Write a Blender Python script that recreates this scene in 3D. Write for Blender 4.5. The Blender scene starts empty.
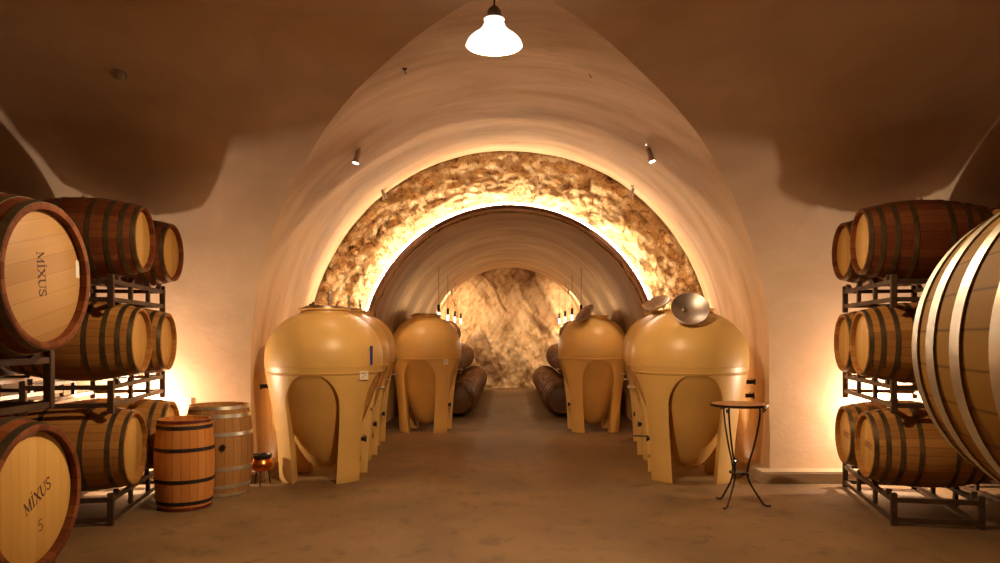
import bpy, bmesh, math, random
from mathutils import Vector, Matrix, Euler, noise
PI = math.pi
random.seed(7)
sc = bpy.context.scene
COL = sc.collection

# ------------------------------------------------------------------ materials
def new_mat(name):
    m = bpy.data.materials.new(name); m.use_nodes = True
    nt = m.node_tree; b = nt.nodes['Principled BSDF']
    return m, nt, b
def N(nt, typ, **kw):
    n = nt.nodes.new(typ)
    for k, v in kw.items():
        if k in n.inputs: n.inputs[k].default_value = v
        else: setattr(n, k, v)
    return n
def L(nt, a, b): nt.links.new(a, b)
def ramp(nt, fac, stops):
    r = nt.nodes.new('ShaderNodeValToRGB'); cr = r.color_ramp
    while len(cr.elements) < len(stops): cr.elements.new(0.5)
    for e, (p, c) in zip(cr.elements, stops): e.position = p; e.color = (*c, 1)
    L(nt, fac, r.inputs['Fac']); return r.outputs['Color']
def math_n(nt, op, a, b=None):
    n = nt.nodes.new('ShaderNodeMath'); n.operation = op
    for i, v in enumerate((a, b)):
        if v is None: continue
        if isinstance(v, (int, float)): n.inputs[i].default_value = v
        else: L(nt, v, n.inputs[i])
    return n.outputs[0]
def bump(nt, b, h, strength, dist):
    bp = N(nt, 'ShaderNodeBump', Strength=strength, Distance=dist)
    L(nt, h, bp.inputs['Height']); L(nt, bp.outputs[0], b.inputs['Normal'])
def coords(nt, scale=(1,1,1), which='Object', rot=(0,0,0)):
    t = nt.nodes.new('ShaderNodeTexCoord'); mp = nt.nodes.new('ShaderNodeMapping')
    mp.inputs['Scale'].default_value = scale; mp.inputs['Rotation'].default_value = rot
    L(nt, t.outputs[which], mp.inputs['Vector']); return mp.outputs[0]
def simple(name, col, rough=0.5, metal=0.0, var=0.0, vscale=8.0):
    m, nt, b = new_mat(name)
    b.inputs['Roughness'].default_value = rough; b.inputs['Metallic'].default_value = metal
    nz = N(nt, 'ShaderNodeTexNoise', Scale=vscale, Detail=5.0); L(nt, coords(nt), nz.inputs['Vector'])
    lo = tuple(c*(1-var) for c in col); hi = tuple(min(1, c*(1+var)) for c in col)
    L(nt, ramp(nt, nz.outputs['Fac'], [(0.3, lo), (0.7, hi)]), b.inputs['Base Color'])
    return m
def emis(name, col, s):
    m, nt, b = new_mat(name)
    b.inputs['Base Color'].default_value = (*col, 1)
    b.inputs['Emission Color'].default_value = (*col, 1); b.inputs['Emission Strength'].default_value = s
    return m
def plaster(name, lo, hi, streak=(1, 1, 3), bstr=0.35, bdist=0.03):
    m, nt, b = new_mat(name)
    b.inputs['Roughness'].default_value = 0.85
    v = coords(nt, streak)
    n1 = N(nt, 'ShaderNodeTexNoise', Scale=1.3, Detail=6.0, Roughness=0.6, Distortion=0.6); L(nt, v, n1.inputs['Vector'])
    n2 = N(nt, 'ShaderNodeTexNoise', Scale=7.0, Detail=8.0, Roughness=0.6, Distortion=1.0); L(nt, v, n2.inputs['Vector'])
    L(nt, ramp(nt, n1.outputs['Fac'], [(0.33, lo), (0.66, hi)]), b.inputs['Base Color'])
    h = math_n(nt, 'ADD', math_n(nt, 'MULTIPLY', n1.outputs['Fac'], 2.0), n2.outputs['Fac'])
    bump(nt, b, h, bstr, bdist)
    return m
M = {}
M['plaster'] = plaster('trowelled_plaster', (0.58, 0.41, 0.27), (0.70, 0.52, 0.36), (1, 1, 1.4), 0.12, 0.03)
M['tunnel_plaster'] = plaster('streaked_tunnel_plaster', (0.50, 0.31, 0.155), (0.72, 0.52, 0.32), (0.5, 1.6, 0.5), 0.16, 0.04)
M['inner_plaster'] = plaster('inner_tunnel_plaster', (0.42, 0.25, 0.11), (0.62, 0.42, 0.22), (0.5, 1.6, 0.5), 0.3, 0.04)
M['bounce_cut_plaster'] = plaster('bounce_cutting_plaster', (0.10, 0.06, 0.035), (0.16, 0.10, 0.06), (1, 1, 1), 0.3, 0.03)  # for walls out of view, darkened to cut the bounce light
M['curb'] = plaster('curb_plaster', (0.34, 0.25, 0.16), (0.42, 0.31, 0.2), (1, 1, 1), 0.2, 0.01)

def rock(name, stops, scale, rot, stretch, bstr, bdist):
    m, nt, b = new_mat(name); b.inputs['Roughness'].default_value = 0.92
    v0 = coords(nt, (1, 1, 1), rot=rot); m2 = nt.nodes.new('ShaderNodeMapping'); m2.inputs['Scale'].default_value = stretch
    L(nt, v0, m2.inputs['Vector']); v = m2.outputs[0]
    n1 = N(nt, 'ShaderNodeTexNoise', Scale=scale, Detail=10.0, Roughness=0.68, Distortion=0.8); L(nt, v, n1.inputs['Vector'])
    n2 = N(nt, 'ShaderNodeTexNoise', Scale=scale*5, Detail=8.0, Roughness=0.7, Distortion=0.5); L(nt, v, n2.inputs['Vector'])
    f = math_n(nt, 'ADD', math_n(nt, 'MULTIPLY', n1.outputs['Fac'], 0.6), math_n(nt, 'MULTIPLY', n2.outputs['Fac'], 0.4))
    L(nt, ramp(nt, f, stops), b.inputs['Base Color'])
    bump(nt, b, f, bstr, bdist); return m
M['ring_rock'] = rock('ochre_tunnel_rock', [(0.40, (0.11, 0.045, 0.015)), (0.45, (0.42, 0.24, 0.09)), (0.52, (0.64, 0.45, 0.22)), (0.62, (0.78, 0.63, 0.42))], 8.0, (0, 0, 0), (1, 1, 1), 0.9, 0.10)
M['end_rock'] = rock('pale_strata_rock', [(0.36, (0.17, 0.08, 0.03)), (0.44, (0.48, 0.29, 0.13)), (0.50, (0.66, 0.45, 0.24)), (0.60, (0.78, 0.60, 0.38))], 1.3, (0, math.radians(-32), 0), (1.7, 1, 0.55), 0.8, 0.10)

def floor_mat():
    m, nt, b = new_mat('stained_concrete_floor')
    v = coords(nt, (1, 0.8, 1))
    n1 = N(nt, 'ShaderNodeTexNoise', Scale=0.7, Detail=9.0, Roughness=0.62, Distortion=0.4); L(nt, v, n1.inputs['Vector'])
    n2 = N(nt, 'ShaderNodeTexNoise', Scale=4.5, Detail=10.0, Roughness=0.72); L(nt, v, n2.inputs['Vector'])
    c1 = ramp(nt, n1.outputs['Fac'], [(0.3, (0.115, 0.062, 0.023)), (0.5, (0.175, 0.100, 0.038)), (0.72, (0.26, 0.16, 0.07))])
    c2 = ramp(nt, n2.outputs['Fac'], [(0.34, (0.42, 0.40, 0.38)), (0.46, (0.95, 0.95, 0.95)), (0.7, (1.0, 1.0, 1.0))])
    mx = nt.nodes.new('ShaderNodeMix'); mx.data_type = 'RGBA'; mx.blend_type = 'MULTIPLY'; mx.inputs['Factor'].default_value = 0.8
    L(nt, c1, mx.inputs['A']); L(nt, c2, mx.inputs['B']); L(nt, mx.outputs['Result'], b.inputs['Base Color'])
    rr = nt.nodes.new('ShaderNodeMapRange'); rr.inputs['To Min'].default_value = 0.5; rr.inputs['To Max'].default_value = 0.8
    L(nt, n1.outputs['Fac'], rr.inputs['Value']); L(nt, rr.outputs[0], b.inputs['Roughness'])
    bump(nt, b, n2.outputs['Fac'], 0.15, 0.01); return m
M['floor'] = floor_mat()

def stave_mat(name, cols, n=30, axis='X'):
    m, nt, b = new_mat(name); b.inputs['Roughness'].default_value = 0.65; b.inputs['Specular IOR Level'].default_value = 0.15
    t = nt.nodes.new('ShaderNodeTexCoord'); s = nt.nodes.new('ShaderNodeSeparateXYZ'); L(nt, t.outputs['Object'], s.inputs[0])
    a, c = ('Y', 'Z') if axis == 'X' else ('X', 'Y')
    ang = math_n(nt, 'ARCTAN2', s.outputs[a], s.outputs[c])
    q = math_n(nt, 'MULTIPLY', math_n(nt, 'ADD', ang, PI), n/(2*PI))
    fl = math_n(nt, 'FLOOR', q); fr = math_n(nt, 'FRACT', q)
    oi = nt.nodes.new('ShaderNodeObjectInfo')
    wn = nt.nodes.new('ShaderNodeTexWhiteNoise'); wn.noise_dimensions = '1D'
    L(nt, math_n(nt, 'ADD', fl, math_n(nt, 'MULTIPLY', oi.outputs['Random'], 37.0)), wn.inputs['W'])
    mp = nt.nodes.new('ShaderNodeMapping'); mp.inputs['Scale'].default_value = (2, 25, 25) if axis == 'X' else (25, 25, 2)
    L(nt, t.outputs['Object'], mp.inputs['Vector'])
    gn = N(nt, 'ShaderNodeTexNoise', Scale=1.0, Detail=6.0); L(nt, mp.outputs[0], gn.inputs['Vector'])
    f = math_n(nt, 'ADD', math_n(nt, 'MULTIPLY', wn.outputs['Value'], 0.6), math_n(nt, 'MULTIPLY', gn.outputs['Fac'], 0.4))
    col = ramp(nt, f, [(0.15, cols[0]), (0.5, cols[1]), (0.85, cols[2])])
    edge = math_n(nt, 'MINIMUM', fr, math_n(nt, 'SUBTRACT', 1.0, fr))
    sm = ramp(nt, edge, [(0.0, (0.35, 0.3, 0.25)), (0.06, (1, 1, 1))])
    mx = nt.nodes.new('ShaderNodeMix'); mx.data_type = 'RGBA'; mx.blend_type = 'MULTIPLY'; mx.inputs['Factor'].default_value = 0.85
    L(nt, col, mx.inputs['A']); L(nt, sm, mx.inputs['B']); L(nt, mx.outputs['Result'], b.inputs['Base Color'])
    return m
def plank_mat(name, cols, pw=0.075, axis='Y', across='X'):
    m, nt, b = new_mat(name); b.inputs['Roughness'].default_value = 0.5
    t = nt.nodes.new('ShaderNodeTexCoord'); s = nt.nodes.new('ShaderNodeSeparateXYZ'); L(nt, t.outputs['Object'], s.inputs[0])
    q = math_n(nt, 'DIVIDE', math_n(nt, 'ADD', s.outputs[axis], 5.0), pw)
    fl = math_n(nt, 'FLOOR', q); fr = math_n(nt, 'FRACT', q)
    oi = nt.nodes.new('ShaderNodeObjectInfo')
    wn = nt.nodes.new('ShaderNodeTexWhiteNoise'); wn.noise_dimensions = '1D'
    L(nt, math_n(nt, 'ADD', fl, math_n(nt, 'MULTIPLY', oi.outputs['Random'], 53.0)), wn.inputs['W'])
    mp = nt.nodes.new('ShaderNodeMapping')
    mp.inputs['Scale'].default_value = tuple(40 if ax == axis else 3 for ax in 'XYZ')
    L(nt, t.outputs['Object'], mp.inputs['Vector'])
    gn = N(nt, 'ShaderNodeTexNoise', Scale=1.0, Detail=6.0); L(nt, mp.outputs[0], gn.inputs['Vector'])
    f = math_n(nt, 'ADD', math_n(nt, 'MULTIPLY', wn.outputs['Value'], 0.6), math_n(nt, 'MULTIPLY', gn.outputs['Fac'], 0.4))
    col = ramp(nt, f, [(0.15, cols[0]), (0.5, cols[1]), (0.85, cols[2])])
    edge = math_n(nt, 'MINIMUM', fr, math_n(nt, 'SUBTRACT', 1.0, fr))
    sm = ramp(nt, edge, [(0.0, (0.55, 0.5, 0.42)), (0.03, (1, 1, 1))])
    mx = nt.nodes.new('ShaderNodeMix'); mx.data_type = 'RGBA'; mx.blend_type = 'MULTIPLY'; mx.inputs['Factor'].default_value = 0.8
    L(nt, col, mx.inputs['A']); L(nt, sm, mx.inputs['B']); L(nt, mx.outputs['Result'], b.inputs['Base Color'])
    return m
M['stave_red'] = stave_mat('red_brown_oak_staves', [(0.11, 0.028, 0.009), (0.17, 0.048, 0.015), (0.24, 0.08, 0.026)])
M['stave_gold'] = stave_mat('golden_oak_staves', [(0.28, 0.115, 0.025), (0.37, 0.165, 0.04), (0.45, 0.22, 0.06)])
M['stave_pale'] = stave_mat('pale_golden_oak_staves', [(0.52, 0.25, 0.02), (0.60, 0.30, 0.028), (0.66, 0.35, 0.04)])
M['stave_up'] = stave_mat('upright_oak_staves', [(0.42, 0.15, 0.035), (0.52, 0.20, 0.045), (0.60, 0.26, 0.07)], 22, 'Z')
M['stave_up_old'] = stave_mat('weathered_upright_staves', [(0.30, 0.14, 0.045), (0.40, 0.20, 0.065), (0.48, 0.26, 0.10)], 24, 'Z')
M['stave_pile'] = stave_mat('dark_oak_staves', [(0.16, 0.065, 0.02), (0.24, 0.10, 0.032), (0.32, 0.14, 0.045)], 26)
M['head_gold'] = plank_mat('golden_head_planks', [(0.52, 0.28, 0.06), (0.60, 0.34, 0.08), (0.66, 0.40, 0.11)], 0.07, 'Y')
M['head_pale'] = plank_mat('pale_head_planks', [(0.38, 0.20, 0.065), (0.46, 0.26, 0.09), (0.54, 0.33, 0.13)], 0.10, 'Y')
M['head_top'] = plank_mat('upright_head_planks', [(0.40, 0.20, 0.06), (0.48, 0.26, 0.09), (0.56, 0.33, 0.13)], 0.08, 'Y')
M['head_shaded'] = plank_mat('shaded_head_planks', [(0.10, 0.05, 0.02), (0.14, 0.07, 0.03), (0.18, 0.09, 0.04)], 0.08, 'Y')  # backlit shade of the pile heads put into their colour
M['hoop_dull'] = simple('dull_steel_hoop', (0.20, 0.155, 0.09), 0.36, 0.85, 0.25, 12)
M['hoop_bright'] = simple('galvanised_hoop', (0.72, 0.68, 0.58), 0.38, 0.9, 0.15, 14)
M['hoop_black'] = simple('black_iron_hoop', (0.02, 0.014, 0.012), 0.5, 0.3, 0.3, 12)
M['hoop_wine'] = simple('wine_stained_hoop', (0.13, 0.02, 0.015), 0.3, 0.1, 0.3, 12)
M['bung'] = simple('silicone_bung', (0.5, 0.42, 0.34), 0.6, 0, 0.1)
M['ink'] = simple('burnt_ink', (0.05, 0.015, 0.02), 0.7, 0, 0.1)
M['ink_red'] = simple('purple_red_ink', (0.20, 0.03, 0.03), 0.7, 0, 0.2)
M['paper'] = simple('paper_label', (0.78, 0.72, 0.62), 0.7, 0, 0.05, 60)
M['tank'] = simple('ochre_concrete_tank', (0.66, 0.41, 0.13), 0.40, 0, 0.06, 3)
M['tank_vessel'] = simple('ochre_concrete_vessel', (0.60, 0.35, 0.10), 0.38, 0, 0.07, 3)
M['steel'] = simple('stainless_steel', (0.50, 0.43, 0.38), 0.42, 1.0, 0.06, 5)
M['lid_bronze'] = simple('bronzed_steel_lid', (0.36, 0.22, 0.13), 0.35, 0.8, 0.2, 10)
M['blackfit'] = simple('black_valve_plastic', (0.015, 0.012, 0.012), 0.4, 0, 0.1)
M['tape'] = simple('blue_tape', (0.01, 0.03, 0.30), 0.6, 0, 0.1)
M['rack'] = simple('brown_steel_rack', (0.085, 0.05, 0.03), 0.45, 0.5, 0.3, 9)
M['rack_dark'] = simple('black_steel_rack', (0.045, 0.025, 0.018), 0.5, 0.4, 0.3, 9)
M['iron'] = simple('wrought_iron', (0.025, 0.014, 0.010), 0.45, 0.5, 0.3, 20)
M['copper'] = simple('hammered_copper', (0.65, 0.20, 0.06), 0.28, 1.0, 0.25, 30)
M['table_wood'] = plank_mat('round_table_boards', [(0.34, 0.15, 0.05), (0.42, 0.19, 0.07), (0.50, 0.25, 0.10)], 0.06, 'Y')
M['socket'] = simple('ribbed_lamp_socket', (0.34, 0.25, 0.17), 0.5, 0.2, 0.1)
M['cord'] = simple('dark_cord', (0.03, 0.02, 0.015), 0.6, 0, 0.1)
M['spot_body'] = simple('silver_spot_body', (0.55, 0.48, 0.46), 0.35, 0.7, 0.1)
M['shade'] = emis('glowing_lamp_shade', (1.0, 0.90, 0.78), 1.1)
M['shade'].node_tree.nodes['Principled BSDF'].inputs['Base Color'].default_value = (.28, .24, .2, 1)
M['lens'] = emis('lit_spot_lens', (1.0, 0.90, 0.76), 12.0)
M['small_glow'] = emis('lit_pendant_glass', (1.0, 0.93, 0.82), 2.0)
M['rope'] = emis('rope_light', (1.0, 0.85, 0.66), 90.0)
M['rope'].node_tree.nodes['Principled BSDF'].inputs['Base Color'].default_value = (0.8, 0.8, 0.8, 1)
M['liner_edge'] = simple('dark_liner_edge', (0.10, 0.035, 0.015), 0.7, 0, 0.2)

# ------------------------------------------------------------------ mesh helpers
def link(name, me, mat, parent=None, loc=(0,0,0), rot=(0,0,0)):
    o = bpy.data.objects.new(name, me)
    if mat is not None and me is not None: me.materials.append(mat)
    COL.objects.link(o); o.location = loc; o.rotation_euler = rot
    if parent is not None: o.parent = parent
    return o
def to_mesh(bm, smooth=True, sharp=35):
    bmesh.ops.recalc_face_normals(bm, faces=bm.faces)
    if smooth:
        for f in bm.faces: f.smooth = True
        lim = math.radians(sharp)
        for e in bm.edges:
            if len(e.link_faces) == 2 and e.calc_face_angle(0) > lim: e.smooth = False
    me = bpy.data.meshes.new('shape'); bm.to_mesh(me); bm.free(); return me
def add_box(bm, c, s, rot=None):
    mtx = Matrix.Translation(c) @ (rot.to_matrix().to_4x4() if rot else Matrix()) @ Matrix.Diagonal((*s, 1))
    r = bmesh.ops.create_cube(bm, size=1, matrix=mtx); return r['verts']
def add_bar(bm, a, b, w, h=None):
    a, b = Vector(a), Vector(b); d = b - a
    q = d.to_track_quat('X', 'Z'); h = h or w
    mtx = Matrix.Translation((a+b)/2) @ q.to_matrix().to_4x4() @ Matrix.Diagonal((d.length, w, h, 1))
    bmesh.ops.create_cube(bm, size=1, matrix=mtx)
def add_rev(bm, prof, n=48, mtx=Matrix(), close=False):
    """revolve (r, z) profile about local z"""
    rings = []
    for r, z in prof:
        if r < 1e-5: rings.append([bm.verts.new(mtx @ Vector((0, 0, z)))])
        else: rings.append([bm.verts.new(mtx @ Vector((r*math.cos(2*PI*i/n), r*math.sin(2*PI*i/n), z))) for i in range(n)])
    pairs = list(zip(rings, rings[1:])) + ([(rings[-1], rings[0])] if close else [])
    for A, B in pairs:
        for i in range(n):
            j = (i+1) % n
            if len(A) == 1 and len(B) == 1: continue
            if len(A) == 1: bm.faces.new((A[0], B[i], B[j]))
            elif len(B) == 1: bm.faces.new((A[i], B[0], A[j]))
            else: bm.faces.new((A[i], B[i], B[j], A[j]))
def add_tube(bm, pts, r, n=10, cap=True):
    pts = [Vector(p) for p in pts]; rings = []
    rs = r if isinstance(r, (list, tuple)) else [r]*len(pts)
    up = None
    for i, p in enumerate(pts):
        t = (pts[min(i+1, len(pts)-1)] - pts[max(i-1, 0)]).normalized()
        if up is None: up = t.orthogonal().normalized()
        up = (up - t*up.dot(t)).normalized(); s = t.cross(up)
        rings.append([bm.verts.new(p + (up*math.cos(2*PI*k/n) + s*math.sin(2*PI*k/n))*rs[i]) for k in range(n)])
    for A, B in zip(rings, rings[1:]):
        for k in range(n): bm.faces.new((A[k], B[k], B[(k+1) % n], A[(k+1) % n]))
    if cap: bm.faces.new(rings[0]); bm.faces.new(rings[-1][::-1])
def part_rev(name, prof, mat, parent, n=48, loc=(0,0,0), rot=(0,0,0), sharp=35, close=False):
    bm = bmesh.new(); add_rev(bm, prof, n, close=close); return link(name, to_mesh(bm, True, sharp), mat, parent, loc, rot)
def part_tube(name, pts, r, mat, parent, n=10):
    bm = bmesh.new(); add_tube(bm, pts, r, n); return link(name, to_mesh(bm), mat, parent)
def part_boxes(name, boxes, mat, parent, bevel=0.0, loc=(0,0,0), rot=(0,0,0)):
    bm = bmesh.new()
    for c, s in boxes: add_box(bm, c, s)
    if bevel: bmesh.ops.bevel(bm, geom=bm.edges[:], offset=bevel, segments=2, affect='EDGES')
    return link(name, to_mesh(bm, False), mat, parent, loc, rot)
def empty(name, loc, rz=0.0, label=None, cat=None, group=None):
    o = bpy.data.objects.new(name, None); o.empty_display_size = 0.1
    COL.objects.link(o); o.location = loc; o.rotation_euler = (0, 0, rz)
    tag(o, label, cat, group); return o
def tag(o, label=None, cat=None, group=None, kind=None):
    if label: o['label'] = label
    if cat: o['category'] = cat
    if group: o['group'] = group
    if kind: o['kind'] = kind
    return o
KIDS = {}
def children(o): return [c for c in COL.objects if c.parent == o]
def copy_tree(o, parent=None, kids=None):
    c = o.copy(); COL.objects.link(c); c.parent = parent
    for ch in (kids if kids is not None else children(o)): copy_tree(ch, c)
    return c

# ------------------------------------------------------------------ the cave
ZC, R, Y0 = 1.21, 2.66, 5.03      # vault spring height, radius, depth of the crossing's axis
YR = 10.95                        # plane where the first tunnel ends in bare rock
def section(radius, zc, nv=8, na=56):
    pts = [(-radius, -0.02 + (zc+0.02)*i/nv) for i in range(nv)]
    pts += [(-radius*math.cos(PI*i/na), zc + radius*math.sin(PI*i/na)) for i in range(na+1)]
    pts += [(radius, zc - (zc+0.02)*(i+1)/nv) for i in range(nv)]
    return pts
def wob(p, amp=0.018):
    q = Vector(p)*0.9
    v = noise.noise_vector(q)*amp + noise.noise_vector(q*3.1)*amp*0.35
    if p[2] < 0.3: v.z = 0; v *= 0.5
    return Vector(p) + v
def arm(name, fn, ns, mat):
    sec = section(R, ZC); bm = bmesh.new(); g = []
    for (u, z) in sec:
        g.append([bm.verts.new(wob(fn(u, z, k/ns))) for k in range(ns+1)])
    for A, B in zip(g, g[1:]):
        for k in range(ns): bm.faces.new((A[k], B[k], B[k+1], A[k+1]))
    o = link(name, to_mesh(bm, True, 60), mat); return tag(o, kind='structure')
def far_fn(u, z, s):
    y = Y0 + abs(u) + (YR + 0.06 - Y0 - abs(u))*s
    k = 1 + 0.113*max(0.0, (y - (Y0+R))/(YR - Y0 - R))*s if y > Y0+R else 1
    return (u*k, y, ZC + (z-ZC)*k if z > ZC else z)
arm('wall_far', far_fn, 36, M['tunnel_plaster'])
arm('wall_near', lambda u, z, s: (u, Y0 - abs(u) - (Y0 + 2.5 - abs(u))*s, z), 20, M['bounce_cut_plaster'])
arm('wall_left', lambda u, z, s: (-abs(u) - (7.5 - abs(u))*s, Y0 + u, z), 30, M['plaster'])
arm('wall_right', lambda u, z, s: (abs(u) + (7.5 - abs(u))*s, Y0 + u, z), 30, M['plaster'])
def disc_wall(name, mtx, radius, zc, mat):
    bm = bmesh.new(); bm.faces.new([bm.verts.new(mtx @ Vector((u, 0, z))) for u, z in section(radius, zc)])
    return tag(link(name, to_mesh(bm, False), mat), kind='structure')
disc_wall('wall_left_end', Matrix.Translation((-7.45, Y0, 0)) @ Matrix.Rotation(PI/2, 4, 'Z'), R+.05, ZC, M['bounce_cut_plaster'])
disc_wall('wall_right_end', Matrix.Translation((7.45, Y0, 0)) @ Matrix.Rotation(PI/2, 4, 'Z'), R+.05, ZC, M['bounce_cut_plaster'])
disc_wall('wall_back', Matrix.Translation((0, -2.45, 0)), R+.05, ZC, M['bounce_cut_plaster'])
bm = bmesh.new(); bmesh.ops.create_grid(bm, x_segments=40, y_segments=60, size=1, matrix=Matrix.Translation((0, 9.3, 0)) @ Matrix.Diagonal((7.7, 12, 1, 1)))
tag(link('floor', to_mesh(bm, True), M['floor']), kind='structure')

# rock ring between the first tunnel and the inner liner
RO, RI, YL, YE = 2.96, 2.08, 10.78, 20.5
def rock_h(p, s=1.0):
    q = Vector((p[0]*1.5, p[1], p[2]*1.5))*s
    h = abs(noise.fractal(q*1.2, 0.8, 2.2, 6))*0.16 + noise.fractal(q*4.0 + Vector((5, 1, 9)), 0.7, 2.1, 4)*0.05
    c = noise.voronoi(q*3.0)[0]; return h + (c[1]-c[0])*0.05
bm = bmesh.new(); g = []; sec_o = section(RO + 0.03, ZC, 30, 300); NR = 60
for (u, z) in sec_o:
    col = []
    sc_ = (RI - 0.02)/(RO + 0.03)
    ui, zi = u*sc_, (ZC + (z-ZC)*sc_ if z > ZC else z)
    for k in range(NR+1):
        t = k/NR; x = u + (ui-u)*t; zz = z + (zi-z)*t
        col.append(bm.verts.new((x, YR + 0.12 - rock_h((x, 3.3, zz))*min(1, 4*t + 0.3), zz)))
    g.append(col)
for A, B in zip(g, g[1:]):
    for k in range(NR): bm.faces.new((A[k], B[k], B[k+1], A[k+1]))
tag(link('wall_rock_ring', to_mesh(bm, True, 75), M['ring_rock']), kind='structure')
# inner liner tunnel (a shell with real thickness)
bm = bmesh.new(); g = []; TH = 0.05; sec_i = section(RI, ZC, 8, 64)
for (u, z) in sec_i:
    k = (RI+TH)/RI; uo, zo = u*k, (ZC + (z-ZC)*k if z > ZC else z)
    row = [bm.verts.new((uo, YR + 0.3, zo)), bm.verts.new((uo, YL, zo))]
    for j in range(41):
        y = YL + (YE + 0.3 - YL)*j/40
        v = noise.noise_vector(Vector((u, y, z))*0.8)*0.02 if 0 < j else Vector((0, 0, 0))
        row.append(bm.verts.new((u + v.x, y, z + v.z)))
    g.append(row)
for A, B in zip(g, g[1:]):
    for k in range(len(A)-1): bm.faces.new((A[k], B[k], B[k+1], A[k+1]))
o = tag(link('wall_inner_tunnel', to_mesh(bm, True, 40), M['inner_plaster']), kind='structure')
o.data.materials.append(M['liner_edge'])
for f in o.data.polygons:
    if f.center.y < YL + 0.005: f.material_index = 1
# end rock wall with diagonal strata
bm = bmesh.new(); g = []
for i in range(141):
    x = -2.3 + 4.6*i/140; col = []
    for j in range(111):
        z = -0.05 + 3.6*j/110
        w = Vector((x*0.84 + z*0.54, 0, -x*0.54 + z*0.84))     # strata frame
        h = noise.fractal(Vector((w.x*2.2, 2.0, w.z*0.7)), 0.8, 2.1, 6)*0.22 + noise.fractal(Vector((x*5, 1, z*5)), 0.7, 2.1, 4)*0.04
        s = w.x*0.9 + noise.noise(Vector((x, z, 4)))*0.4; h += 0.12*(s - math.floor(s))
        if -0.95 < x + 0.62*(z-1.4) < -0.55 and 0.5 < z < 1.75: h += 0.10*0
        col.append(bm.verts.new((x, YE + 0.1 - h*0.8, z)))
    g.append(col)
for A, B in zip(g, g[1:]):
    for k in range(110): bm.faces.new((A[k], B[k], B[k+1], A[k+1]))
def dark_slabs():  # two slanted darker bands multiplied into the rock colour
    nt = M['end_rock'].node_tree; b = nt.nodes['Principled BSDF']
    src = b.inputs['Base Color'].links[0].from_socket
    t = nt.nodes.new('ShaderNodeTexCoord'); s = nt.nodes.new('ShaderNodeSeparateXYZ'); L(nt, t.outputs['Object'], s.inputs[0])
    nz = N(nt, 'ShaderNodeTexNoise', Scale=2.6, Detail=7.0); L(nt, t.outputs['Object'], nz.inputs['Vector'])
    j = math_n(nt, 'MULTIPLY', math_n(nt, 'SUBTRACT', nz.outputs['Fac'], .5), .5)
    def band(cx, cz, hw, hl):
        dx = math_n(nt, 'SUBTRACT', s.outputs['X'], cx); dz = math_n(nt, 'SUBTRACT', s.outputs['Z'], cz)
        w = math_n(nt, 'ADD', math_n(nt, 'ADD', math_n(nt, 'MULTIPLY', dx, .90), math_n(nt, 'MULTIPLY', dz, .43)), j)
        l = math_n(nt, 'ADD', math_n(nt, 'SUBTRACT', math_n(nt, 'MULTIPLY', dx, .43), math_n(nt, 'MULTIPLY', dz, .90)), j)
        return math_n(nt, 'MAXIMUM', math_n(nt, 'DIVIDE', math_n(nt, 'ABSOLUTE', w), hw), math_n(nt, 'DIVIDE', math_n(nt, 'ABSOLUTE', l), hl))
    m_ = math_n(nt, 'MINIMUM', band(-.62, .80, .30, .85), band(.75, 2.35, .34, 1.0))
    col = ramp(nt, m_, [(.75, (.45, .38, .32)), (1.0, (1, 1, 1))])
    mx = nt.nodes.new('ShaderNodeMix'); mx.data_type = 'RGBA'; mx.blend_type = 'MULTIPLY'; mx.inputs['Factor'].default_value = .9
    L(nt, src, mx.inputs['A']); L(nt, col, mx.inputs['B']); L(nt, mx.outputs['Result'], b.inputs['Base Color'])
dark_slabs()
tag(link('wall_end_rock', to_mesh(bm, True, 75), M['end_rock']), kind='structure')
# curb at the foot of the cross tunnel's far wall
for i, s in enumerate((-1, 1)):
    bm = bmesh.new()
    prof = [(7.4, 7.72), (7.4, 7.46), (2.50, 7.46), (2.50, 8.3), (2.70, 8.3), (2.70, 7.72)]
    lo = [bm.verts.new((s*x, y, 0)) for x, y in prof]; hi = [bm.verts.new((s*x, y, 0.115)) for x, y in prof]
    for k in range(6): bm.faces.new((lo[k], lo[(k+1) % 6], hi[(k+1) % 6], hi[k]))
    bm.faces.new(hi)
    bmesh.ops.bevel(bm, geom=[e for e in bm.edges if e.verts[0].co.z > .1 and e.verts[1].co.z > .1], offset=.012, segments=2, affect='EDGES')
    tag(link('trim_%d' % (i+1), to_mesh(bm, False), M['curb']), kind='structure')

# rope light hidden around the liner
for_pts = [(u*(RI+TH+.035)/RI, YR - 0.10, ZC + (z-ZC)*(RI+TH+.035)/RI if z > ZC else z) for u, z in section(RI, ZC, 8, 90) if z > 0.1]
bm = bmesh.new(); add_tube(bm, for_pts, 0.012, 8)
tag(link('rope_light', to_mesh(bm), M['rope']), 'glowing rope light running round the outside of the inner tunnel arch', 'rope light')

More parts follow.
